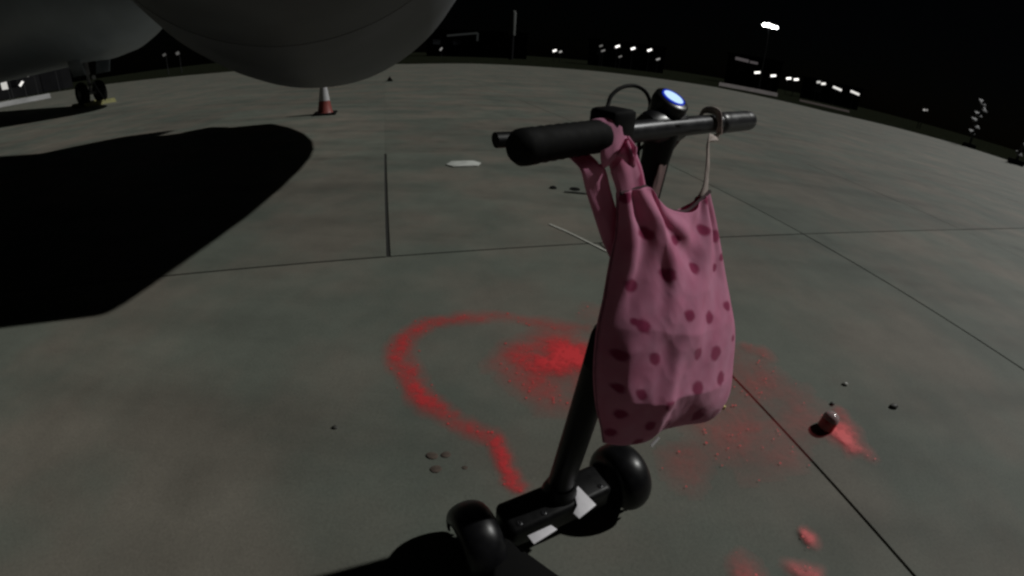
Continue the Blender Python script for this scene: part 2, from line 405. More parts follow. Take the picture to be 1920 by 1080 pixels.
# base, wheels, deck
ctr = (wR+wL)/2
hl = (wR-wL).length/2-.075
base = MB().box(Vector((ctr.x, ctr.y, .115)), AX, AB, Z, hl, .052, .045).build('axle_housing', BLK, scoot, bevel=.016, seg=3)
MB().lathe(Vector((stem_base.x, stem_base.y, .12)), (-sdir), [(0, .052), (.04, .05), (.07, .043), (.085, .034)], 24).build('stem_socket', BLK, scoot)
for a_, b_ in ((-.8, .6), (-.35, .6), (.35, -.6), (.8, .55), (-.8, -.6)):
    MB().lathe(Vector((ctr.x, ctr.y, .1575))+AX*(hl*a_)+AB*(.052*b_), Z, [(0, .0075), (.004, .0075), (.005, .006), (.005, .0035), (.003, .003), (.003, 0)], 14).build('bolt', STEEL, scoot)
def wheel(c, sgn):
    wl = empty('wheel', (c.x, c.y, .1)); wl.parent = scoot; wl.location = Vector((c.x, c.y, .1))-PW[scoot.name]; PW[wl.name] = Vector((c.x, c.y, .1))
    cc = Vector((c.x, c.y, .1))
    pr = []
    for i in range(16):
        q = 2*math.pi*i/16; pr.append((math.sin(q)*.032, .072+math.cos(q)*.028))
    MB().lathe(cc, AX, pr, 40, closed=True).build('tyre', RUB, wl)
    for k in range(36):          # tread blocks
        q = 2*math.pi*k/36; rv = AB*math.cos(q)+Z*math.sin(q); tv = AX.cross(rv)
        MB().box(cc+rv*.1+AX*(.009*(1 if k % 2 else -1)), AX, tv, rv, .012, .005, .0022).build('tread_block', RUB, wl, bevel=0)
    MB().lathe(cc, AX, [(-.022, .0), (-.024, .02), (-.018, .05), (-.02, .056), (.02, .056), (.018, .05), (.024, .02), (.022, 0)], 32).build('rim', STEEL, wl)
    # domed mudguard wrapping the upper half of the wheel
    vs_, fs = [], []
    na, nb = 22, 12
    for layer, (R0, Wd) in enumerate(((.110, .054), (.105, .049))):
        for i in range(na+1):
            th = math.radians(-12+204*i/na)
            for j in range(nb+1):
                ph = math.pi*(j/nb)-math.pi/2
                rr = R0-(.045*(1-math.cos(ph)**.7 if math.cos(ph) > 0 else .045))
                along = math.sin(ph)*Wd
                vs_.append(cc+AX*along+AB*(math.cos(th)*rr)+Z*(math.sin(th)*rr))
    m0 = (na+1)*(nb+1)
    for l in (0, 1):
        for i in range(na):
            for j in range(nb):
                a = l*m0+i*(nb+1)+j; fs.append((a, a+1, a+nb+2, a+nb+1))
    for i in range(na):
        for j in (0, nb):
            a = i*(nb+1)+j; fs.append((a, a+nb+1, m0+a+nb+1, m0+a))
    for j in range(nb):
        for i in (0, na):
            a = i*(nb+1)+j; fs.append((a, a+1, m0+a+1, m0+a))
    MB().add(vs_, fs).build('mudguard', GLOSS, wl, auto=60)
wheel(wR, 1); wheel(wL, -1)
def plate(pxs, z0, z1, name, m, parent, bev=.004):
    pl = [G(a, b, z1) for a, b in pxs]
    return MB().prism([(p.x, p.y) for p in pl], z0, z1).build(name, m, parent, bevel=bev)
plate([(1076, 920), (1084, 911), (1118, 946), (1086, 972), (1075, 962), (1082, 948)], .158, .1635, 'reflector', WHT, scoot, .001)
plate([(989, 1004), (1033, 984), (1045, 992), (1001, 1020)], .158, .1635, 'reflector', WHT, scoot, .001)
d0 = [G(905, 1040, .13), G(925, 1000, .13), G(945, 1003, .13), G(1052, 1081, .13)]
back = (G(1052, 1081, .13)-G(945, 1003, .13)).normalized()
dk = [(d0[1].x, d0[1].y), (d0[2].x, d0[2].y)]
rb = d0[2]+back*.62
lb = rb-Vector((-back.y, back.x, 0))*.17
lf = d0[2]+back*.10-Vector((-back.y, back.x, 0))*.17
if (lf-d0[2]).dot(AX) > 0:
    lb = rb+Vector((-back.y, back.x, 0))*.17; lf = d0[2]+back*.10+Vector((-back.y, back.x, 0))*.17
MB().prism([dk[0], dk[1], (rb.x, rb.y), (lb.x, lb.y), (lf.x, lf.y)], .085, .135).build('deck', RUB, scoot, bevel=.012, seg=3)
rw = (rb+lb)/2+back*.09; rw.z = .1
wl = empty('wheel', rw); wl.parent = scoot; wl.location = rw-PW[scoot.name]
pr = [(math.sin(2*math.pi*i/16)*.03, .072+math.cos(2*math.pi*i/16)*.028) for i in range(16)]
MB().lathe(rw, Vector((-back.y, back.x, 0)), pr, 32, closed=True).build('tyre', RUB, wl)
MB().lathe(rw, Vector((-back.y, back.x, 0)), [(-.02, 0), (-.02, .056), (.02, .056), (.02, 0)], 24).build('rim', STEEL, wl)
MB().box((rb+lb)/2+back*.04-Z*.02, back, Vector((-back.y, back.x, 0)), Z, .06, .045, .02).build('rear_fork', BLK, scoot, bevel=.008)
# ------------------------------------------------------------------ pink bag
def bag_mat():
    m = bpy.data.materials.new('pink_printed_cotton'); m.use_nodes = True; n = m.node_tree; L = n.links.new
    b = n.nodes['Principled BSDF']; b.inputs['Roughness'].default_value = 0.85; b.inputs['Specular IOR Level'].default_value = 0.15
    b.inputs['Sheen Weight'].default_value = 0.15
    at = n.nodes.new('ShaderNodeAttribute'); at.attribute_name = 'print'
    tc = n.nodes.new('ShaderNodeTexCoord')
    nz = n.nodes.new('ShaderNodeTexNoise'); nz.inputs['Scale'].default_value = 26; nz.inputs['Detail'].default_value = 5; L(tc.outputs['Object'], nz.inputs['Vector'])
    r = n.nodes.new('ShaderNodeValToRGB'); r.color_ramp.elements[0].color = (0.87, 0.31, 0.50, 1); r.color_ramp.elements[1].color = (0.94, 0.44, 0.64, 1)
    r.color_ramp.elements[0].position = .3; r.color_ramp.elements[1].position = .75
    L(nz.outputs['Fac'], r.inputs[0])
    mx = n.nodes.new('ShaderNodeMix'); mx.data_type = 'RGBA'; L(at.outputs['Fac'], mx.inputs[0]); L(r.outputs[0], mx.inputs[6]); mx.inputs[7].default_value = (0.48, 0.06, 0.17, 1)
    L(mx.outputs[2], b.inputs['Base Color'])
    wv = n.nodes.new('ShaderNodeTexNoise'); wv.inputs['Scale'].default_value = 700; L(tc.outputs['Object'], wv.inputs['Vector'])
    bp = n.nodes.new('ShaderNodeBump'); bp.inputs['Strength'].default_value = 0.2; bp.inputs['Distance'].default_value = 0.001
    L(wv.outputs['Fac'], bp.inputs['Height']); L(bp.outputs[0], b.inputs['Normal'])
    tr = n.nodes.new('ShaderNodeBsdfTranslucent'); L(mx.outputs[2], tr.inputs[0])
    ms = n.nodes.new('ShaderNodeMixShader'); ms.inputs[0].default_value = 0.3
    L(b.outputs[0], ms.inputs[1]); L(tr.outputs[0], ms.inputs[2])
    L(ms.outputs[0], n.nodes['Material Output'].inputs[0])
    return m
PINK = bag_mat()
BA = math.radians(35); BT = math.radians(13); BN = Vector((math.sin(BA)*math.cos(BT), -math.cos(BA)*math.cos(BT), math.sin(BT))); BU = Vector((math.cos(BA), math.sin(BA), 0))
BC = Vector((.215, .575, 1.0))
def BP(px, py, off=0.0): return ONPLANE(px, py, BC, BN)+BN*off
def polyl(pts):
    ds = [0]
    for i in range(len(pts)-1): ds.append(ds[-1]+math.dist(pts[i], pts[i+1]))
    def f(t):
        d = t*ds[-1]
        for i in range(len(pts)-1):
            if d <= ds[i+1] or i == len(pts)-2:
                k = (d-ds[i])/max(1e-9, ds[i+1]-ds[i]); return Vector(lerp(Vector(pts[i]), Vector(pts[i+1]), k))
    return f
def smooth2(pts):
    q = smooth_path([(a, b, 0) for a, b in pts], 8); return [(p.x, p.y) for p in q]
top = polyl(smooth2([(1158, 362), (1205, 350), (1218, 374), (1243, 392), (1280, 396), (1307, 376), (1327, 358)]))
bot = polyl(smooth2([(1132, 828), (1165, 833), (1205, 826), (1232, 806), (1275, 796), (1320, 790), (1348, 772)]))
lef = polyl(smooth2([(1158, 362), (1157, 430), (1145, 500), (1135, 560), (1123, 620), (1117, 690), (1120, 755), (1128, 800), (1132, 828)]))
rig = polyl(smooth2([(1327, 358), (1340, 420), (1353, 500), (1363, 560), (1373, 620), (1368, 690), (1364, 735), (1348, 772)]))
def coons(s, t):
    c00, c10, c01, c11 = top(0), top(1), bot(0), bot(1)
    return (1-t)*top(s)+t*bot(s)+(1-s)*lef(t)+s*rig(t)-((1-s)*(1-t)*c00+s*(1-t)*c10+(1-s)*t*c01+s*t*c11)
dots = [(300, 230, 15), (392, 248, 12), (515, 217, 12), (580, 242, 14), (552, 112, 9), (457, 352, 12), (350, 372, 15), (565, 356, 9), (636, 378, 10), (245, 420, 15), (402, 510, 13), (510, 530, 14), (600, 495, 11), (260, 556, 15), (195, 668, 13), (290, 668, 14), (445, 650, 14), (527, 658, 17), (630, 615, 8), (190, 787, 11), (250, 800, 12), (340, 835, 14), (455, 780, 16), (565, 755, 16), (203, 885, 12), (295, 920, 12), (370, 925, 14), (500, 893, 19), (580, 900, 13), (195, 970, 11), (250, 100, 13), (240, 545, 8), (285, 1000, 11), (410, 960, 9), (600, 320, 9)]
dots = [(1040+a/2, 320+b/2, r*.86, random.uniform(-.6, .6)) for a, b, r in dots]
def printv(px, py):
    best = 0
    for a, b, r, q in dots:
        dx_, dy_ = px-a, py-b
        x_, y_ = (dx_*math.cos(q)-dy_*math.sin(q))/r, (dx_*math.sin(q)+dy_*math.cos(q))/r
        if abs(x_) > 2 or abs(y_) > 2: continue
        d = math.hypot(x_*(1.12+.2*max(-1, min(1, y_))), y_*.92)          # heart-like berry
        d += 0.18*noise.noise(Vector((px*.12, py*.12, 4)))
        best = max(best, max(0, min(1, (1.06-d)/.36)))
    return best
bag = empty('tote_bag', BP(1230, 815)); 
tag(bag, 'pink cloth bag printed with dark red berries hanging from the scooter handlebar', 'bag')
def bag_panel(name, side):
    NS, NT = 110, 170
    vs_, pv, fs = [], [], []
    for j in range(NT+1):
        t = j/NT
        for i in range(NS+1):
            s = i/NS; p = coons(s, t)
            es = math.sin(math.pi*s)
            env = (es**.55)*(0.30+0.70*min(1, t*1.9))*(min(1, (1-t)*5)**.6)
            T = .046*env*(1-.12*math.cos(6*s+2*t))
            # creases fanning out of the two strap corners and sagging folds
            fold = 0
            for (cx, cy, w_) in ((0.05, -0.12, 1.0), (1.0, -0.1, 1.2)):
                an = math.atan2(t-cy+.02, (s-cx)*.62); rr = math.hypot((s-cx)*.62, t-cy)
                fold += w_*math.sin(an*13+2.2*noise.noise(Vector((s*3, t*3, 7))))*math.exp(-rr*2.6)*.009
            fold += .007*noise.noise(Vector((s*3.2, t*2.4, 2+side)))+.003*noise.noise(Vector((s*8+t*3, t*5, 5+side)))
            fold += .0022*math.sin((s*2.3+t*1.4)*7+3*noise.noise(Vector((s*2, t*2, 1))))*min(1, t*2)
            fold += .0008*(1-abs(noise.noise(Vector((s*6+t*2, t*7-s*2, 20+side)))*2.2))*min(1, t*3)+.0003*(1-abs(noise.noise(Vector((s*13, t*15, 30+side)))*2.2))
            edge_ = min(1, es*3.2)*min(1, (1-t)*8)*(0.35+min(.65, t*6))
            off = (T+fold*edge_) if side > 0 else -(T*.75+fold*edge_)
            q = BP(p.x, p.y)+BN*(off+.0015*side)
            vs_.append(q); pv.append(printv(p.x, p.y))
    for j in range(NT):
        for i in range(NS):
            a = j*(NS+1)+i; fs.append((a, a+1, a+NS+2, a+NS+1))
    me = bpy.data.meshes.new(name); o0 = PW[bag.name]
    me.from_pydata([tuple(v-o0) for v in vs_], [], fs if side > 0 else [tuple(reversed(f)) for f in fs])
    at = me.attributes.new('print', 'FLOAT', 'POINT'); at.data.foreach_set('value', pv)
    for p in me.polygons: p.use_smooth = True
    me.materials.append(PINK)
    o = bpy.data.objects.new(name, me); COL.objects.link(o); o.parent = bag
    md = o.modifiers.new('thick', 'SOLIDIFY'); md.thickness = .0012
    return o
bag_panel('front_panel', 1); bag_panel('back_panel', -1)
def strap(name, path, widths, m, side=BU, twist=0.0, pr=None):
    """soft cloth band following the path, slightly cupped"""
    P_ = smooth_path(path, 8); n = len(P_)
    k = 9; vs_, fs, pv = [], [], []
    for i, p in enumerate(P_):
        f = i/(n-1); x = f*(len(widths)-1); a = int(min(x, len(widths)-2)); w_ = lerp(widths[a], widths[a+1], x-a)
        t = (P_[min(i+1, n-1)]-P_[max(i-1, 0)]).normalized()
        sd = side-t*side.dot(t); sd.normalize(); nn = t.cross(sd)
        an = twist*f; sd2 = sd*math.cos(an)+nn*math.sin(an); nn2 = t.cross(sd2)
        for j in range(k):
            c = j/(k-1)*2-1
            vs_.append(p+sd2*(c*w_)+nn2*(.18*w_*(c*c)+.003*noise.noise(Vector((c*1.7, f*5, 3)))))
            pv.append(1.0 if pr and noise.noise(Vector((c*2.2+pr, f*4.5, pr))) > .42 else 0.0)
    for i in range(n-1):
        for j in range(k-1):
            a = i*k+j; fs.append((a, a+1, a+k+1, a+k))
    o0 = PW[bag.name]; me = bpy.data.meshes.new(name); me.from_pydata([tuple(v-o0) for v in vs_], [], fs)
    at = me.attributes.new('print', 'FLOAT', 'POINT'); at.data.foreach_set('value', pv)
    for p in me.polygons: p.use_smooth = True
    me.materials.append(m); o = bpy.data.objects.new(name, me); COL.objects.link(o); o.parent = bag
    md = o.modifiers.new('thick', 'SOLIDIFY'); md.thickness = .0015
    return o
sl = bar_at((1138, 235)); srt = bar_at((1334, 218)); s2 = bar_at((1300, 240))
over = lambda p: [p+BK*.018, p+BK*.012+Z*.018, p+Z*.0215, p+FW*.014+Z*.017, p+FW*.0205]
strap('strap', [BP(1185, 372, .006), BP(1176, 330, .008), BP(1160, 292, .008), sl+BK*.021-Z*.02]+over(sl), [.027, .026, .022, .022, .02, .02, .02], PINK, pr=5.3)
strap('strap', [BP(1178, 490, -.008), BP(1160, 440, -.008), BP(1134, 365, -.006), BP(1112, 312, .0), sl-BDIR*.022+FW*.021-Z*.02, sl-BDIR*.018+FW*.021], [.017, .018, .018, .017, .016, .016], PINK, pr=1.7)
TRIM = mat('dark_binding_tape', (0.06, 0.02, 0.028), .8, noise_amt=.2, nscale=80)
PALE = mat('pale_cord', (0.55, 0.46, 0.42), .8, noise_amt=.2, nscale=80)
strap('strap', [BP(1236, 388, -.01), BP(1258, 338, -.02), BP(1283, 288, -.03), s2+FW*.02-Z*.015, s2+FW*.02], [.0075, .0075, .007, .007, .007], mat('brown_strap', (0.16, 0.09, 0.085), .8, noise_amt=.2, nscale=80))
strap('strap', [BP(1316, 372, .004), BP(1322, 345, .004), BP(1326, 312, .002), BP(1330, 262, .0), srt+BK*.02-Z*.016]+over(srt), [.014, .009, .008, .006, .006, .006, .006, .006], PALE, twist=2.4)
rim = [coons(i/40, 0.0) for i in range(41)]
MB().tube([BP(p.x, p.y, .004) for p in rim], .0028, 8).build('rim_binding', TRIM, bag, org=None)
rimb = [coons(i/40, 0.0) for i in range(41)]
SEAM = mat('raspberry_seam', (0.40, 0.12, 0.20), .85, noise_amt=.2, nscale=120)
for cv in (lef, rig):
    MB().tube([BP(cv(i/60).x, cv(i/60).y)+BN*(.0012*noise.noise(Vector((i*.5, 0, 3)))) for i in range(61)], .0021, 8).build('side_seam', SEAM, bag)
MB().tube([BP(bot(i/60).x, bot(i/60).y) for i in range(61)], .0019, 8).build('bottom_seam', SEAM, bag)
MB().box(BP(1218, 822, .012), BU*.8+Z*.6, (Z*.8-BU*.6), BN, .010, .006, .001).build('care_tag', WHT, bag)
MB().lathe(BP(1354, 762, .003), Z, [(-.006, 0), (-.005, .004), (.003, .0045), (.006, 0)], 12).build('cord_toggle', mat('yellow_toggle', (0.55, 0.45, 0.05), .4), bag)
# ------------------------------------------------------------------ things lying on the apron
jp = G(1546, 803)
jar = empty('paint_jar', jp); tag(jar, 'small rounded jar of red paint standing at the edge of a red puddle', 'jar')
jt = (Z*.95+X*.18+Y*.1).normalized()
GLS = bpy.data.materials.new('clear_plastic'); GLS.use_nodes = True
gb = GLS.node_tree.nodes['Principled BSDF']; gb.inputs['Base Color'].default_value = (.85, .72, .72, 1); gb.inputs['Roughness'].default_value = .12; gb.inputs['Transmission Weight'].default_value = .55
MB().lathe(jp+Z*.002, jt, [(0, 0), (.0, .031), (.004, .036), (.045, .036), (.058, .033), (.068, .025), (.074, .012), (.076, 0)], 28).build('jar_body', mat('red_paint_wet', (.42, .02, .03), .18, coat=.5, noise_amt=.1, nscale=30), jar)
MB().lathe(jp+Z*.002, jt, [(.046, .0365), (.060, .0345), (.071, .0262), (.078, .013), (.081, 0)], 28).build('jar_top', GLS, jar)
def pebble(name, px, py, r, m, label, cat, sx=1.5, fl=.7):
    c = G(px, py); vs_, fs = [], []
    n1, n2 = 10, 7
    for j in range(n2+1):
        ph = math.pi*j/n2
        for i in range(n1):
            q = 2*math.pi*i/n1; d = Vector((math.sin(ph)*math.cos(q), math.sin(ph)*math.sin(q), math.cos(ph)))
            k = r*(1+.25*noise.noise(d*1.8+Vector((px, py, 0))))
            vs_.append(c+Vector((d.x*k*sx, d.y*k, max(-.6, d.z)*k*fl+.6*fl*r)))
    for j in range(n2):
        for i in range(n1): fs.append((j*n1+i, j*n1+(i+1) % n1, (j+1)*n1+(i+1) % n1, (j+1)*n1+i))
    return tag(MB().add(vs_, fs).build(name, m, None, org=c), label, cat)
STN = mat('dark_stone', (.05, .048, .042), .6, noise_amt=.3, nscale=60)
pebble('stone', 1584, 721, .011, mat('pale_stone', (.3, .3, .27), .35, noise_amt=.3, nscale=60), 'tiny pale shiny pebble on concrete farthest behind the paint jar', 'stone')
pebble('stone', 1560, 758, .010, STN, 'tiny dark pebble on concrete just behind the paint jar', 'stone', 1.2)
pebble('stone', 1675, 763, .015, STN, 'dark oval pebble on concrete off to the side of the paint jar', 'stone', 1.7)
for i, (a, b, r, lb_) in enumerate(((810, 855, .016, 'brown flake of debris beside a pale one near the red trail end'), (836, 853, .013, 'small dark flake of debris between others near the red trail'), (818, 880, .015, 'ochre brown flake of debris lying before the dark flakes'), (872, 877, .008, 'tiny dark crumb of debris closest to the red trail end'))):
    pebble('debris_flake', a, b, r, mat('brown_debris', (.10, .075, .06), .9, noise_amt=.3, nscale=60), lb_, 'debris', 1.3, .22)
pebble('debris_flake', 628, 802, .008, STN, 'lone tiny dark crumb on bare concrete left of the paint trail', 'debris')
# pale oblong plate, tie-down point, pale strip
pc = [G(836, 310), G(846, 304), G(888, 303), G(902, 307), G(896, 312), G(850, 314)]
o = MB().prism([(p.x, p.y) for p in pc], .001, .014).build('cover_plate', mat('pale_plate', (.62, .64, .60), .6, noise_amt=.15, nscale=12), None, bevel=.004)
tag(o, 'pale oblong cover plate lying flat on the concrete past the slab joint', 'plate')
tdn = empty('tie_down_ring', G(1068, 358)); tag(tdn, 'low metal tie-down fitting set in the concrete beyond the pink bag', 'tie-down')
a_, b_ = G(1058, 361), G(1106, 365)
MB().tube([a_+Z*.008, lerp(a_, b_, .5)+Z*.012, b_+Z*.006], .010, 10).build('rod', mat('dull_metal', (.3, .31, .29), .4, metal=.7, noise_amt=.2), tdn)
k_ = G(1037, 353)
MB().lathe(k_, Z, [(0, 0), (0, .035), (.012, .032), (.02, .02), (.02, 0)], 16).build('stud', RUB, tdn)
k_ = G(1078, 355)
MB().lathe(k_, Z, [(0, .05), (.008, .048), (.008, .0)], 20).build('recess_cap', RUB, tdn)
a_, b_ = G(1030, 421), G(1140, 472)
dd = (b_-a_).normalized(); pp = Vector((-dd.y, dd.x, 0))
pts = [a_+(b_-a_)*t+pp*(.006*math.sin(t*5)) for t in [i/12 for i in range(13)]]
vs_, fs = [], []
for i, p in enumerate(pts):
    w_ = .011*(1+.3*noise.noise(p*9)); vs_ += [p-pp*w_+Z*.0012, p+pp*w_+Z*.0012, p+pp*w_*.8+Z*.006, p-pp*w_*.8+Z*.006]
for i in range(12):
    for k in range(4): fs.append((i*4+k, i*4+(k+1) % 4, i*4+4+(k+1) % 4, i*4+4+k))
fs += [(3, 2, 1, 0), (48, 49, 50, 51)]
o = MB().add(vs_, fs).build('webbing_strip', mat('pale_webbing', (.5, .5, .45), .85, noise_amt=.2, nscale=80), None)
tag(o, 'short pale strip of webbing lying straight on the concrete beside the bag', 'strip')
# traffic cone
def cone(px, py, s, label):
    b = G(px, py); c = empty('traffic_cone', b); tag(c, label, 'traffic cone')
    MB().box(b+Z*.02*s, E1, E2, Z, .23*s, .23*s, .02*s).build('base', RUB, c, bevel=.01)
    MB().lathe(b+Z*.04*s, Z, [(0, .165*s), (.02*s, .15*s), (.24*s, .112*s)], 28).build('cone_body', mat('orange_red_plastic', (.27, .06, .05), .5, noise_amt=.12, nscale=15), c)
    MB().lathe(b+Z*.04*s, Z, [(.24*s, .1135*s), (.56*s, .062*s)], 28).build('reflective_sleeve', mat('cone_sleeve', (.55, .55, .57), .5, noise_amt=.1, nscale=15), c)
    MB().lathe(b+Z*.04*s, Z, [(.56*s, .0615*s), (.70*s, .036*s), (.71*s, .03*s), (.71*s, 0)], 28).build('cone_tip', MAT['orange_red_plastic'], c)
cone(610, 214, 1.0, 'red and white traffic cone standing under the engine cowling')
c_ = G(731, 152)
ch = empty('wheel_chock', c_); tag(ch, 'small dark wheel chock lying alone out on the apron beyond the cone', 'chock')
for k in (0,):
    q = c_+E1*(.16*k)
    MB().add([q+E1*(-.13)+E2*(-.2), q+E1*.13+E2*(-.2), q+Z*.2+E2*(-.2), q+E1*(-.13)+E2*.2, q+E1*.13+E2*.2, q+Z*.2+E2*.2], [(0, 1, 2), (3, 5, 4), (0, 3, 4, 1), (1, 4, 5, 2), (2, 5, 3, 0)]).build('wedge', RUB, ch, bevel=.01)
MB().tube([c_+E1*-.1+Z*.1, c_+Z*.05, c_+E1*.1+Z*.1], .012, 8).build('rope', PALE, ch)
# ------------------------------------------------------------------ near aircraft: engine, pylon, wing above the frame, shaped for its shadow
SKIN = mat('aircraft_grey_paint', (.15, .155, .17), .55, spec=.3, noise_amt=.25, nscale=1.3)
DARK = mat('engine_dark_metal', (.04, .04, .042), .45, metal=.5, noise_amt=.2, nscale=4)
n0 = Vector((-1.13, 1.92, 2.42))
ax = (Vector((-2.34, 5.2, 2.42))-n0).normalized()
jet = empty('parked_airliner', (n0.x-.7, n0.y+3.4, 0)); tag(jet, 'grey airliner parked close by, its big rounded engine cowling low over a black shadow', 'aircraft')
prof = [(.56, 1.165), (.9, 1.255), (1.4, 1.37), (2.1, 1.48), (2.8, 1.56), (3.4, 1.60), (3.9, 1.60), (4.5, 1.55), (5.2, 1.42), (5.9, 1.22), (6.4, 1.02), (6.7, .88), (6.7, .82), (6.2, .86)]
nac = MB().lathe(n0, ax, prof, 96, ref=Z).build('engine_cowling', SKIN, jet)
MB().lathe(n0, ax, [(1.2, 1.20), (.5, .88), (.12, .88), (.02, .92), (0, .95), (.03, .985), (.12, 1.03), (.3, 1.09), (.56, 1.163)], 96, ref=Z).build('inlet_lip', mat('inlet_shaded_grey', (.12, .125, .135), .55, metal=.1, noise_amt=.25, nscale=1.3), nac)  # lip colour darkened to imitate shade on the near end
fan = MB()
for k in range(26):
    q = 2*math.pi*k/26
    e = Vector((math.cos(q)*ax.y, -math.cos(q)*ax.x, math.sin(q))); tt = ax.cross(e)
    vs_ = []
    for (r, tw) in ((.28, .9), (.75, .6), (1.18, .35)):
        wv = .05+.08*r
        vs_ += [n0+ax*.8+e*r+(tt*math.cos(tw)+ax*math.sin(tw))*wv, n0+ax*.8+e*r-(tt*math.cos(tw)+ax*math.sin(tw))*wv]
    fan.add(vs_, [(0, 1, 3, 2), (2, 3, 5, 4)])
fan.build('fan', DARK, nac)
MB().lathe(n0, ax, [(.45, 0), (.55, .12), (.8, .30), (.93, .34), (.94, 1.19)], 40).build('spinner', DARK, nac)
MB().lathe(n0, ax, [(6.2, .85), (6.2, .45), (6.8, .3), (7.1, 0)], 40).build('exhaust_plug', DARK, nac)
for s_ in (4.3,):       # panel break rings standing a little proud
    import bisect
    r_ = [lerp(prof[i][1], prof[i+1][1], (s_-prof[i][0])/(prof[i+1][0]-prof[i][0])) for i in range(0, len(prof)-3) if prof[i][0] <= s_ < prof[i+1][0]][0]
    MB().lathe(n0, ax, [(s_-.03, r_-.01), (s_-.03, r_+.002), (s_+.03, r_+.001), (s_+.03, r_-.01)], 96, ref=Z).build('cowl_band', SKIN, nac)
pts = []
sidev = Vector((ax.y, -ax.x, 0))
py = MB()
for (s_, zz, hw) in ((1.8, 1.5, .05), (3.2, 1.4, .2), (5.5, 1.0, .22), (8.2, 1.2, .1)):
    pass
secs = [(2.4, 1.42, 1.72, .04), (3.4, 1.4, 2.1, .2), (4.8, 1.2, 2.35, .24), (6.0, .95, 2.4, .18), (6.8, 1.5, 2.4, .05)]
vs_, fs = [], []
for (s_, za, zb, hw) in secs:
    for (zz, w_) in ((za, -hw), (za, hw), (zb, hw), (zb, -hw)): vs_.append(n0+ax*s_+Z*zz+sidev*w_)
for i in range(len(secs)-1):
    for k in range(4): fs.append((i*4+k, i*4+(k+1) % 4, i*4+4+(k+1) % 4, i*4+4+k))
fs += [(3, 2, 1, 0), tuple(len(vs_)-4+k for k in range(4))]
MB().add(vs_, fs).build('pylon', SKIN, jet, auto=50)
# wing: unseen inner panel, outline shaped so its shadow fills the dark ground
wv = []
def foil(c, le, te, zc, th):
    return [(le, zc), (lerp(le, te, .12), zc+th*.55), (lerp(le, te, .4), zc+th*.6), (te, zc+.02), (lerp(le, te, .4), zc-th*.4), (lerp(le, te, .12), zc-th*.4)]
vs_, fs = [], []
for (xx, le, te, zc, th) in ((-1.8, 6.9, 9.4, 4.98, .4), (-3.0, 5.6, 9.0, 4.9, .5), (-4.3, 4.5, 7.9, 4.8, .6), (-10, 3.2, 8.2, 4.6, .8)):
    for (yy, zz) in foil(xx, le, te, zc, th): vs_.append((xx, yy, zz))
for i in range(3):
    for k in range(6): fs.append((i*6+k, i*6+(k+1) % 6, i*6+6+(k+1) % 6, i*6+6+k))
fs += [(5, 4, 3, 2, 1, 0), (18, 19, 20, 21, 22, 23)]
MB().add(vs_, fs).build('shadow_wing', SKIN, jet, auto=50)
# ------------------------------------------------------------------ second aircraft: nose and nose gear
gear = G(176, 197)
tip = HOR(292, -6, 19.4)
fa = Vector((gear.x-tip.x, gear.y-tip.y, 0)).normalized()
SKINB = mat('aircraft_blue_grey_paint', (.36, .40, .46), .5, noise_amt=.08, nscale=1.2)
jet2 = empty('parked_airliner', (gear.x, gear.y, 0)); tag(jet2, 'blue-grey airliner nose standing on its nose wheels beyond the engine cowling', 'aircraft')
cz = lambda s_: tip.z+.05+(4.75-tip.z-.05)*min(1, s_/7.0)**.9
vs_, fs = [], []
pf = [(0, .02), (.08, .32), (.3, .66), (.7, 1.02), (1.3, 1.42), (2.2, 1.86), (3.4, 2.27), (5, 2.6), (7, 2.78), (9, 2.82), (16, 2.82), (30, 2.82)]
N = 64; fs_side = Vector((fa.y, -fa.x, 0))
for (s_, r) in pf:
    c = Vector((tip.x, tip.y, 0))+fa*s_+Z*cz(s_)
    for k in range(N):
        q = 2*math.pi*k/N; vs_.append(c+fs_side*(math.cos(q)*r)+Z*(math.sin(q)*r))
for i in range(len(pf)-1):
    for k in range(N): fs.append((i*N+k, i*N+(k+1) % N, (i+1)*N+(k+1) % N, (i+1)*N+k))
fus = MB().add(vs_, fs).build('fuselage', SKINB, jet2, auto=60)
GLASS = mat('cockpit_glass', (.01, .01, .012), .1)
for sg in (-1, 1):
    for k, (s0, s1) in enumerate(((2.3, 2.95), (3.05, 3.8))):
        vv = []
        for s_, za in ((s0, .62), (s1, .60), (s1, .95), (s0, .92)):
            r = [lerp(pf[i][1], pf[i+1][1], (s_-pf[i][0])/(pf[i+1][0]-pf[i][0])) for i in range(len(pf)-1) if pf[i][0] <= s_ < pf[i+1][0]][0]+.012
            vv.append(Vector((tip.x, tip.y, 0))+fa*s_+Z*(cz(s_)+math.sin(za)*r)+fs_side*(sg*math.cos(za)*r))
        MB().add(vv, [(0, 1, 2, 3)]).build('cockpit_window', GLASS, fus)
ng = empty('nose_gear', gear); ng.parent = jet2; ng.location = gear-PW[jet2.name]; PW[ng.name] = gear.copy()
GM = mat('gear_grey_metal', (.3, .3, .31), .45, metal=.3, noise_amt=.15, nscale=6)
for sg in (-1, 1):
    c = gear+fs_side*(.42*sg)+Z*.56
    w2 = empty('wheel', c)
    w2 = None
    prt = [(math.sin(2*math.pi*i/18)*.20, .37+math.cos(2*math.pi*i/18)*.19) for i in range(18)]
    MB().lathe(c, fs_side, prt, 40, closed=True).build('tyre', RUB, ng)
    MB().lathe(c, fs_side, [(-.16, 0), (-.17, .1), (-.12, .2), (-.15, .24), (.15, .24), (.12, .2), (.17, .1), (.16, 0)], 28).build('hub', GM, ng)
for ob in [o_ for o_ in bpy.data.objects if o_.type == 'EMPTY' and o_.name.startswith('wheel') and o_.parent is None and not o_.children and 'label' not in o_]:
    bpy.data.objects.remove(ob)
MB().tube([gear+Z*.56-fs_side*.35, gear+Z*.56+fs_side*.35], .07, 14).build('axle', GM, ng)
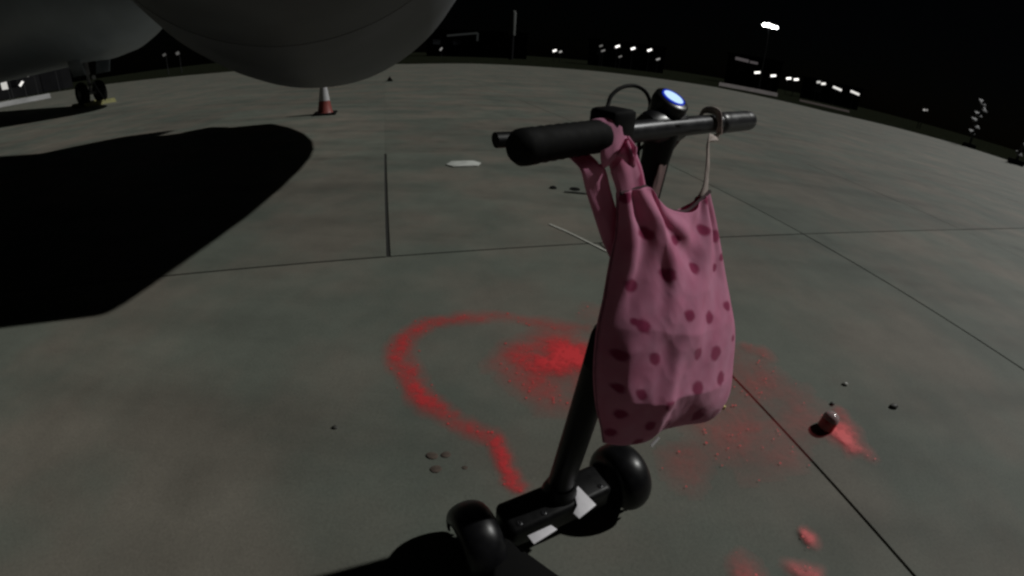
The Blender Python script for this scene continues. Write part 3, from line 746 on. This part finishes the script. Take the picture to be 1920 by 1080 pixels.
MB().tube([gear+Z*.56, gear+Z*1.4, gear+Z*1.41, gear+Z*2.6], [.08, .08, .13, .13], 18).build('strut', GM, ng)
MB().tube([gear+Z*1.3, gear+fa*1.3+Z*2.3], .06, 12).build('drag_brace', GM, ng)
for sg in (-1, 1):
    MB().box(gear+fs_side*(.62*sg)-fa*.5+Z*1.75, fa, Z*.97+fs_side*(.22*sg), fs_side, .8, .36, .02).build('gear_door', SKINB, ng, bevel=.01)
MB().lathe(gear-fa*.16+Z*1.25+fs_side*.18, -fa, [(0, .05), (.05, .1), (.08, .1), (.08, 0)], 16).build('taxi_light', GM, ng)
MB().tube([gear+Z*.9-fa*.1, gear+Z*1.05-fa*.5, gear+Z*.45-fa*1.2, gear+Z*.2-fa*1.5], .035, 10).build('tow_arm', GM, ng)
YEL = mat('worn_yellow_paint', (.20, .19, .07), .7, noise_amt=.25, nscale=8)
for j, s_ in enumerate((-.78, .78)):
    q = gear+fa*s_*1.0
    ck = MB().add([q+fa*(-.16)+fs_side*(-.75), q+fa*.16+fs_side*(-.75), q+Z*.2+fs_side*(-.75), q+fa*(-.16)+fs_side*.75, q+fa*.16+fs_side*.75, q+Z*.2+fs_side*.75], [(0, 1, 2), (3, 5, 4), (0, 3, 4, 1), (1, 4, 5, 2), (2, 5, 3, 0)]).build('wheel_chock', YEL, None, bevel=.01)
    tag(ck, ('long yellow chock laid before the nose wheels of the parked airliner', 'long yellow chock laid behind the nose wheels of the parked airliner')[j], 'chock')
# ------------------------------------------------------------------ far background
POLE = mat('lamp_post_metal', (.06, .06, .065), .5, metal=.5)
def lamp(px, py, D, wpx, hpx, s, label, group, tone=(1, .97, .92), tilt=0.45):
    p = HOR(px, py, D); c = empty('lamp_post', (p.x, p.y, -.06)); tag(c, label, 'lamp', group)
    MB().tube([(p.x, p.y+.4, -.06), (p.x, p.y+.4, p.z-.1), (p.x, p.y+.15, p.z+.12)], [.09, .06, .05], 8).build('post', POLE, c)
    vd = Vector((p.x, p.y, 0)).normalized(); sv = Vector((vd.y, -vd.x, 0))
    k = D*.00105
    sx = sv*math.cos(tilt)+Z*math.sin(tilt); sz = vd.cross(sx)
    hd_ = MB().box(p+vd*.1, sx, vd, sz, wpx*k/2+.05, .09, hpx*k/2+.05).build('lamp_head', POLE, c, bevel=.02)
    MB().box(p-vd*.02, sx, vd, sz, wpx*k/2, .06, hpx*k/2).build('lens', emis('lamp_%s_%.2f' % (label[:3], s), tone, s), hd_, bevel=.02)
for (a, b) in ((1158, 87), (1187, 91), (1218, 94)):
    lamp(a, b, 118, 9, 4, 1.6, 'bright white wall-height lamp in the evenly spaced row of three', 'row of three far lamps')
lamp(1040, 95, 118, 8, 4, 1.4, 'bright white far lamp paired with a dimmer one on its own', 'far lamps')
lamp(1051, 97, 118, 6, 3, .35, 'dimmer far lamp paired with a bright one on its own', 'far lamps')
lamp(1127, 86, 122, 7, 3, .12, 'faint upper far lamp of two stacked beside the row of three', 'far lamps')
lamp(1131, 95, 120, 8, 3, .16, 'faint lower far lamp of two stacked beside the row of three', 'far lamps')
lamp(1163, 106, 112, 7, 3, .13, 'faint far lamp low beneath the first of the row of three', 'far lamps')
lamp(1234, 111, 112, 8, 3, .3, 'greyish far lamp low beyond the end of the row of three', 'far lamps')
lamp(827, 92, 112, 7, 3, .22, 'faint far lamp alone beside the engine cowling', 'far lamps', tilt=.9)
for (a, b, w_, s_) in ((1420, 136, 11, 1.5), (1450, 142, 10, 1.5), (1479, 147, 9, 1.6), (1493, 149, 9, 1.5), (1535, 154, 7, .5), (1544, 157, 8, 1.0)):
    lamp(a, b, 125, w_, 4, s_, 'white far lamp in the slanting chain below the tall floodlight', 'slanting chain of far lamps', tilt=.25)
for (a, b) in ((1570, 166), (1603, 174)):
    lamp(a, b, 125, 17, 4, .75, 'long thin pale far lamp at the lower end of the slanting chain', 'slanting chain of far lamps', tilt=-.18)
lamp(1733, 206, 100, 4, 3, .3, 'tiny dim paired far lamp out alone past the apron edge', 'tiny paired far lamps', tilt=0)
lamp(1738, 206.5, 100, 3, 3, .22, 'tiny dim paired far lamp out alone past the apron edge', 'tiny paired far lamps', tilt=0)
lamp(8, 160, 95, 9, 13, .5, 'broad white far lamp beneath the parked airliner belly', 'lamps under the airliner', tilt=0)
lamp(40, 157, 95, 9, 3.5, .9, 'slim bright far lamp beneath the parked airliner belly', 'lamps under the airliner', tilt=.8)
lamp(4, 121, 98, 5, 9, .45, 'small upper white far lamp close under the airliner belly', 'lamps under the airliner', tilt=-.3)
lamp(58, 137, 98, 16, 3, .14, 'faint long pale lamp slanting beneath the airliner belly', 'lamps under the airliner', tilt=.6)
lamp(98, 126, 98, 9, 2.5, .1, 'faint thin far lamp close to the nose gear', 'lamps under the airliner', tilt=1.1)
lamp(308, 103, 100, 6, 4, .06, 'dim far lamp, first of two between nose gear and engine', 'dim lamps past the nose gear')
lamp(333, 100, 100, 6, 5, .08, 'dim far lamp, second of two between nose gear and engine', 'dim lamps past the nose gear')
# tall floodlight mast with a bank of heads
fp = HOR(1443, 49, 92)
mast = empty('floodlight_mast', (fp.x, fp.y, -.06)); tag(mast, 'tall floodlight mast with a brilliant white bank of heads', 'floodlight')
vd = Vector((fp.x, fp.y, 0)).normalized(); sv = Vector((vd.y, -vd.x, 0))
MB().tube([(fp.x+vd.x*.6, fp.y+vd.y*.6, -.06), (fp.x+vd.x*.6, fp.y+vd.y*.6, fp.z+.4)], [.22, .1], 12).build('mast', POLE, mast)
MB().box(fp+vd*.45, sv, vd, Z, 1.7, .1, .1).build('crossarm', POLE, mast)
FL = emis('floodlight_glass', (1, 1, .97), 14)
for k, (dx_, dz_, sx_) in enumerate(((-.95, .1, .42), (-.2, .12, .45), (.55, -.02, .42), (1.25, -.08, .35))):
    h_ = MB().box(fp+sv*dx_+Z*dz_+vd*.2, sv, vd, Z, sx_*.9, .2, .34).build('flood_head', POLE, mast, bevel=.04)
    MB().lathe(fp+sv*dx_+Z*dz_, -vd, [(-.02, 0), (-.02, sx_*.8), (.05, sx_*.8), (.06, 0)], 18).build('flood_lens', FL, h_)
# far buildings, dark against the sky
WALL = mat('far_wall', (.025, .025, .027), 1.0, spec=0, noise_amt=.15, nscale=.4)
ROOF = mat('far_roof', (.02, .02, .022), 1.0, spec=0, noise_amt=.15, nscale=.4)
LITW = emis('dim_lit_glass', (.75, .66, .68), .075)
EAVES_GLOW = emis('eaves_glow', (.6, .64, .62), .02)  # hangar eaves: emission put in to stand for light on them
def building(px0, px1, pytop, D, depth, label, windows=(), strips=()):
    p0, p1 = HOR(px0, pytop, D), HOR(px1, pytop, D)
    h = (p0.z+p1.z)/2; a = Vector((p0.x, p0.y, 0)); b = Vector((p1.x, p1.y, 0)); e = (b-a).normalized(); nb_ = Vector((-e.y, e.x, 0))
    mid_ = (a+b)/2; L_ = (b-a).length
    if nb_.dot(mid_) < 0: nb_ = -nb_
    bd = empty('building', (mid_.x, mid_.y, -.06)); tag(bd, label, 'building')
    MB().box(mid_+nb_*depth/2+Z*(h*.5-.06), e, nb_, Z, L_/2, depth/2, h*.5).build('wall', WALL, bd)
    q = [mid_+e*(s*(L_/2+.5))+nb_*d_ for s, d_ in ((-1, -.5), (1, -.5), (1, depth+.5), (-1, depth+.5))]
    rz = h-.058
    r1, r2 = mid_-e*(L_/2+.5)+nb_*depth/2, mid_+e*(L_/2+.5)+nb_*depth/2
    vs_ = [v+Z*rz for v in q]+[v+Z*(rz+.3) for v in q]+[r1+Z*(rz+.3+depth*.01), r2+Z*(rz+.3+depth*.01)]
    MB().add(vs_, [(0, 3, 2, 1), (0, 1, 5, 4), (2, 3, 7, 6), (4, 5, 9, 8), (6, 7, 8, 9), (1, 2, 6, 9, 5), (3, 0, 4, 8, 7)]).build('roof', ROOF, bd, smooth=False)
    nw = max(2, int(L_/6))
    for i in range(nw):
        if i == nw//2: 
            MB().box(mid_+e*(-L_/2+(i+.5)*L_/nw)-nb_*.06+Z*2.1, e, nb_, Z, min(2.2, L_/nw*.4), .05, 2.1).build('door', ROOF, bd)
        else:
            MB().box(mid_+e*(-L_/2+(i+.5)*L_/nw)-nb_*.06+Z*(h*.55), e, nb_, Z, min(1.2, L_/nw*.3), .05, min(.8, h*.2)).build('window', GLASS, bd)
    for (x0, y0, x1, y1, th, m) in strips:
        def onw(px, py):
            d = pdir(px, py); return ORG+d*((mid_-ORG).dot(nb_)/d.dot(nb_))-nb_*.15
        A_, B_ = onw(x0, y0), onw(x1, y1)
        ev = (B_-A_).normalized(); uvv = nb_.cross(ev)
        MB().box((A_+B_)/2, ev, nb_, uvv, (B_-A_).length/2, .04, th).build('glow_strip', m, bd)
building(800, 990, 60, 150, 24, 'dark low hangar with a faintly glowing eaves strip beyond the engine cowling', strips=((838, 67, 896, 62, .3, EAVES_GLOW), (896, 62, 895, 77, .3, EAVES_GLOW)))
building(1105, 1250, 82, 135, 20, 'dark building standing behind the evenly spaced row of three lamps')
building(1365, 1470, 108, 150, 22, 'dark building with a lit window strip near the tall floodlight', strips=((1379, 109, 1404, 115, .45, LITW), (1406, 116, 1421, 119, .35, LITW)))
building(1505, 1620, 156, 150, 18, 'long low dark shed behind the lower end of the lamp chain')
building(-30, 130, 128, 130, 18, 'dark shed seen beneath the belly of the parked airliner')
# faint tall column by the hangar
q = HOR(962, 24, 120); ctp = empty('control_mast', (q.x, q.y, -.06)); tag(ctp, 'faint pale vent column rising beside the dark low hangar', 'column')
MB().tube([(q.x, q.y, -.06), (q.x, q.y, 6)], .6, 14).build('shaft', WALL, ctp)
MB().lathe((q.x, q.y, 6), Z, [(0, .6), (0, .85), (5.6, .85), (6.2, .6), (6.2, 0)], 18).build('pale_head', mat('pale_grey_cladding', (.12, .125, .12), .9), ctp)
# low pale bank / kerb lines beyond the apron
def bank(pts, D, wid, ht, name, label, m):
    P_ = [HOR(a, b, D) for a, b in pts]; vs_, fs = [], []
    for p in P_:
        d = Vector((p.x, p.y, 0)).normalized(); g0 = Vector((p.x, p.y, -.06))
        for (o_, z_) in ((-wid, -.02), (0, ht), (.4, ht), (.5, -.02)): vs_.append(g0+d*o_+Z*z_)
    for i in range(len(P_)-1):
        for k in range(3): fs.append((i*4+k, i*4+k+1, i*4+5+k, i*4+4+k))
    n = len(P_); fs += [(0, 1, 2, 3), ((n-1)*4+3, (n-1)*4+2, (n-1)*4+1, (n-1)*4)]
    return tag(MB().add(vs_, fs).build(name, m, None, smooth=False), label, 'barrier')
PB = mat('pale_concrete_barrier', (.34, .30, .30), .85, noise_amt=.2, nscale=.8)
bank(((1350, 148), (1385, 150), (1420, 154), (1462, 158)), 78, .9, .55, 'barrier', 'long low pale sloping barrier under the slanting chain of lamps', PB)
bank(((1505, 163), (1545, 170), (1600, 180)), 80, .5, .3, 'barrier', 'faint short low barrier past the end of the long pale one', mat('brown_barrier', (.16, .12, .11), .9))
bank(((-20, 187), (45, 178), (92, 170)), 60, 1.0, .5, 'barrier', 'pale grey low barrier in front of the lamps under the airliner', mat('grey_barrier', (.4, .4, .4), .85, noise_amt=.2, nscale=.8))
# two pale equipment masts at the apron edge
def eqmast(px, py0, py1, D, label, n, seed):
    rnd = random.Random(seed)
    a, b = HOR(px, py0, D), HOR(px, py1, D); g = Vector((a.x, a.y, -.06))
    c = empty('equipment_mast', g); tag(c, label, 'mast', 'masts past the apron edge')
    vd = Vector((g.x, g.y, 0)).normalized(); sv = Vector((vd.y, -vd.x, 0))
    MB().tube([g, Vector((g.x, g.y, b.z))], .12, 10).build('pole', POLE, c)
    PM = mat('pale_mast_panel', (.20, .20, .215), .7, noise_amt=.3, nscale=1.5)
    for i in range(n):
        f = (i+.5)/n; z = lerp(max(a.z, .5), b.z, f)
        f0 = (sv*.6+vd*-.35+Z*.7).normalized()
        MB().box(Vector((g.x, g.y, z))-vd*.2+sv*rnd.uniform(-.45, .45)*(1-f*.5), Vector((f0.y, -f0.x, 0)).normalized(), f0, f0.cross(Vector((f0.y, -f0.x, 0)).normalized()), rnd.uniform(.3, .6), .06, rnd.uniform(.22, .42)).build('panel', PM, c, bevel=.02)
    MB().box(g+Z*.25, sv, vd, Z, .7, .6, .25).build('base', WALL, c, bevel=.03)
eqmast(1824, 254, 182, 62, 'faint grey mast hung with pale panels past the apron edge', 6, 3)
eqmast(1908, 296, 226, 52, 'second fainter grey mast at the apron corner beyond the first', 4, 9)
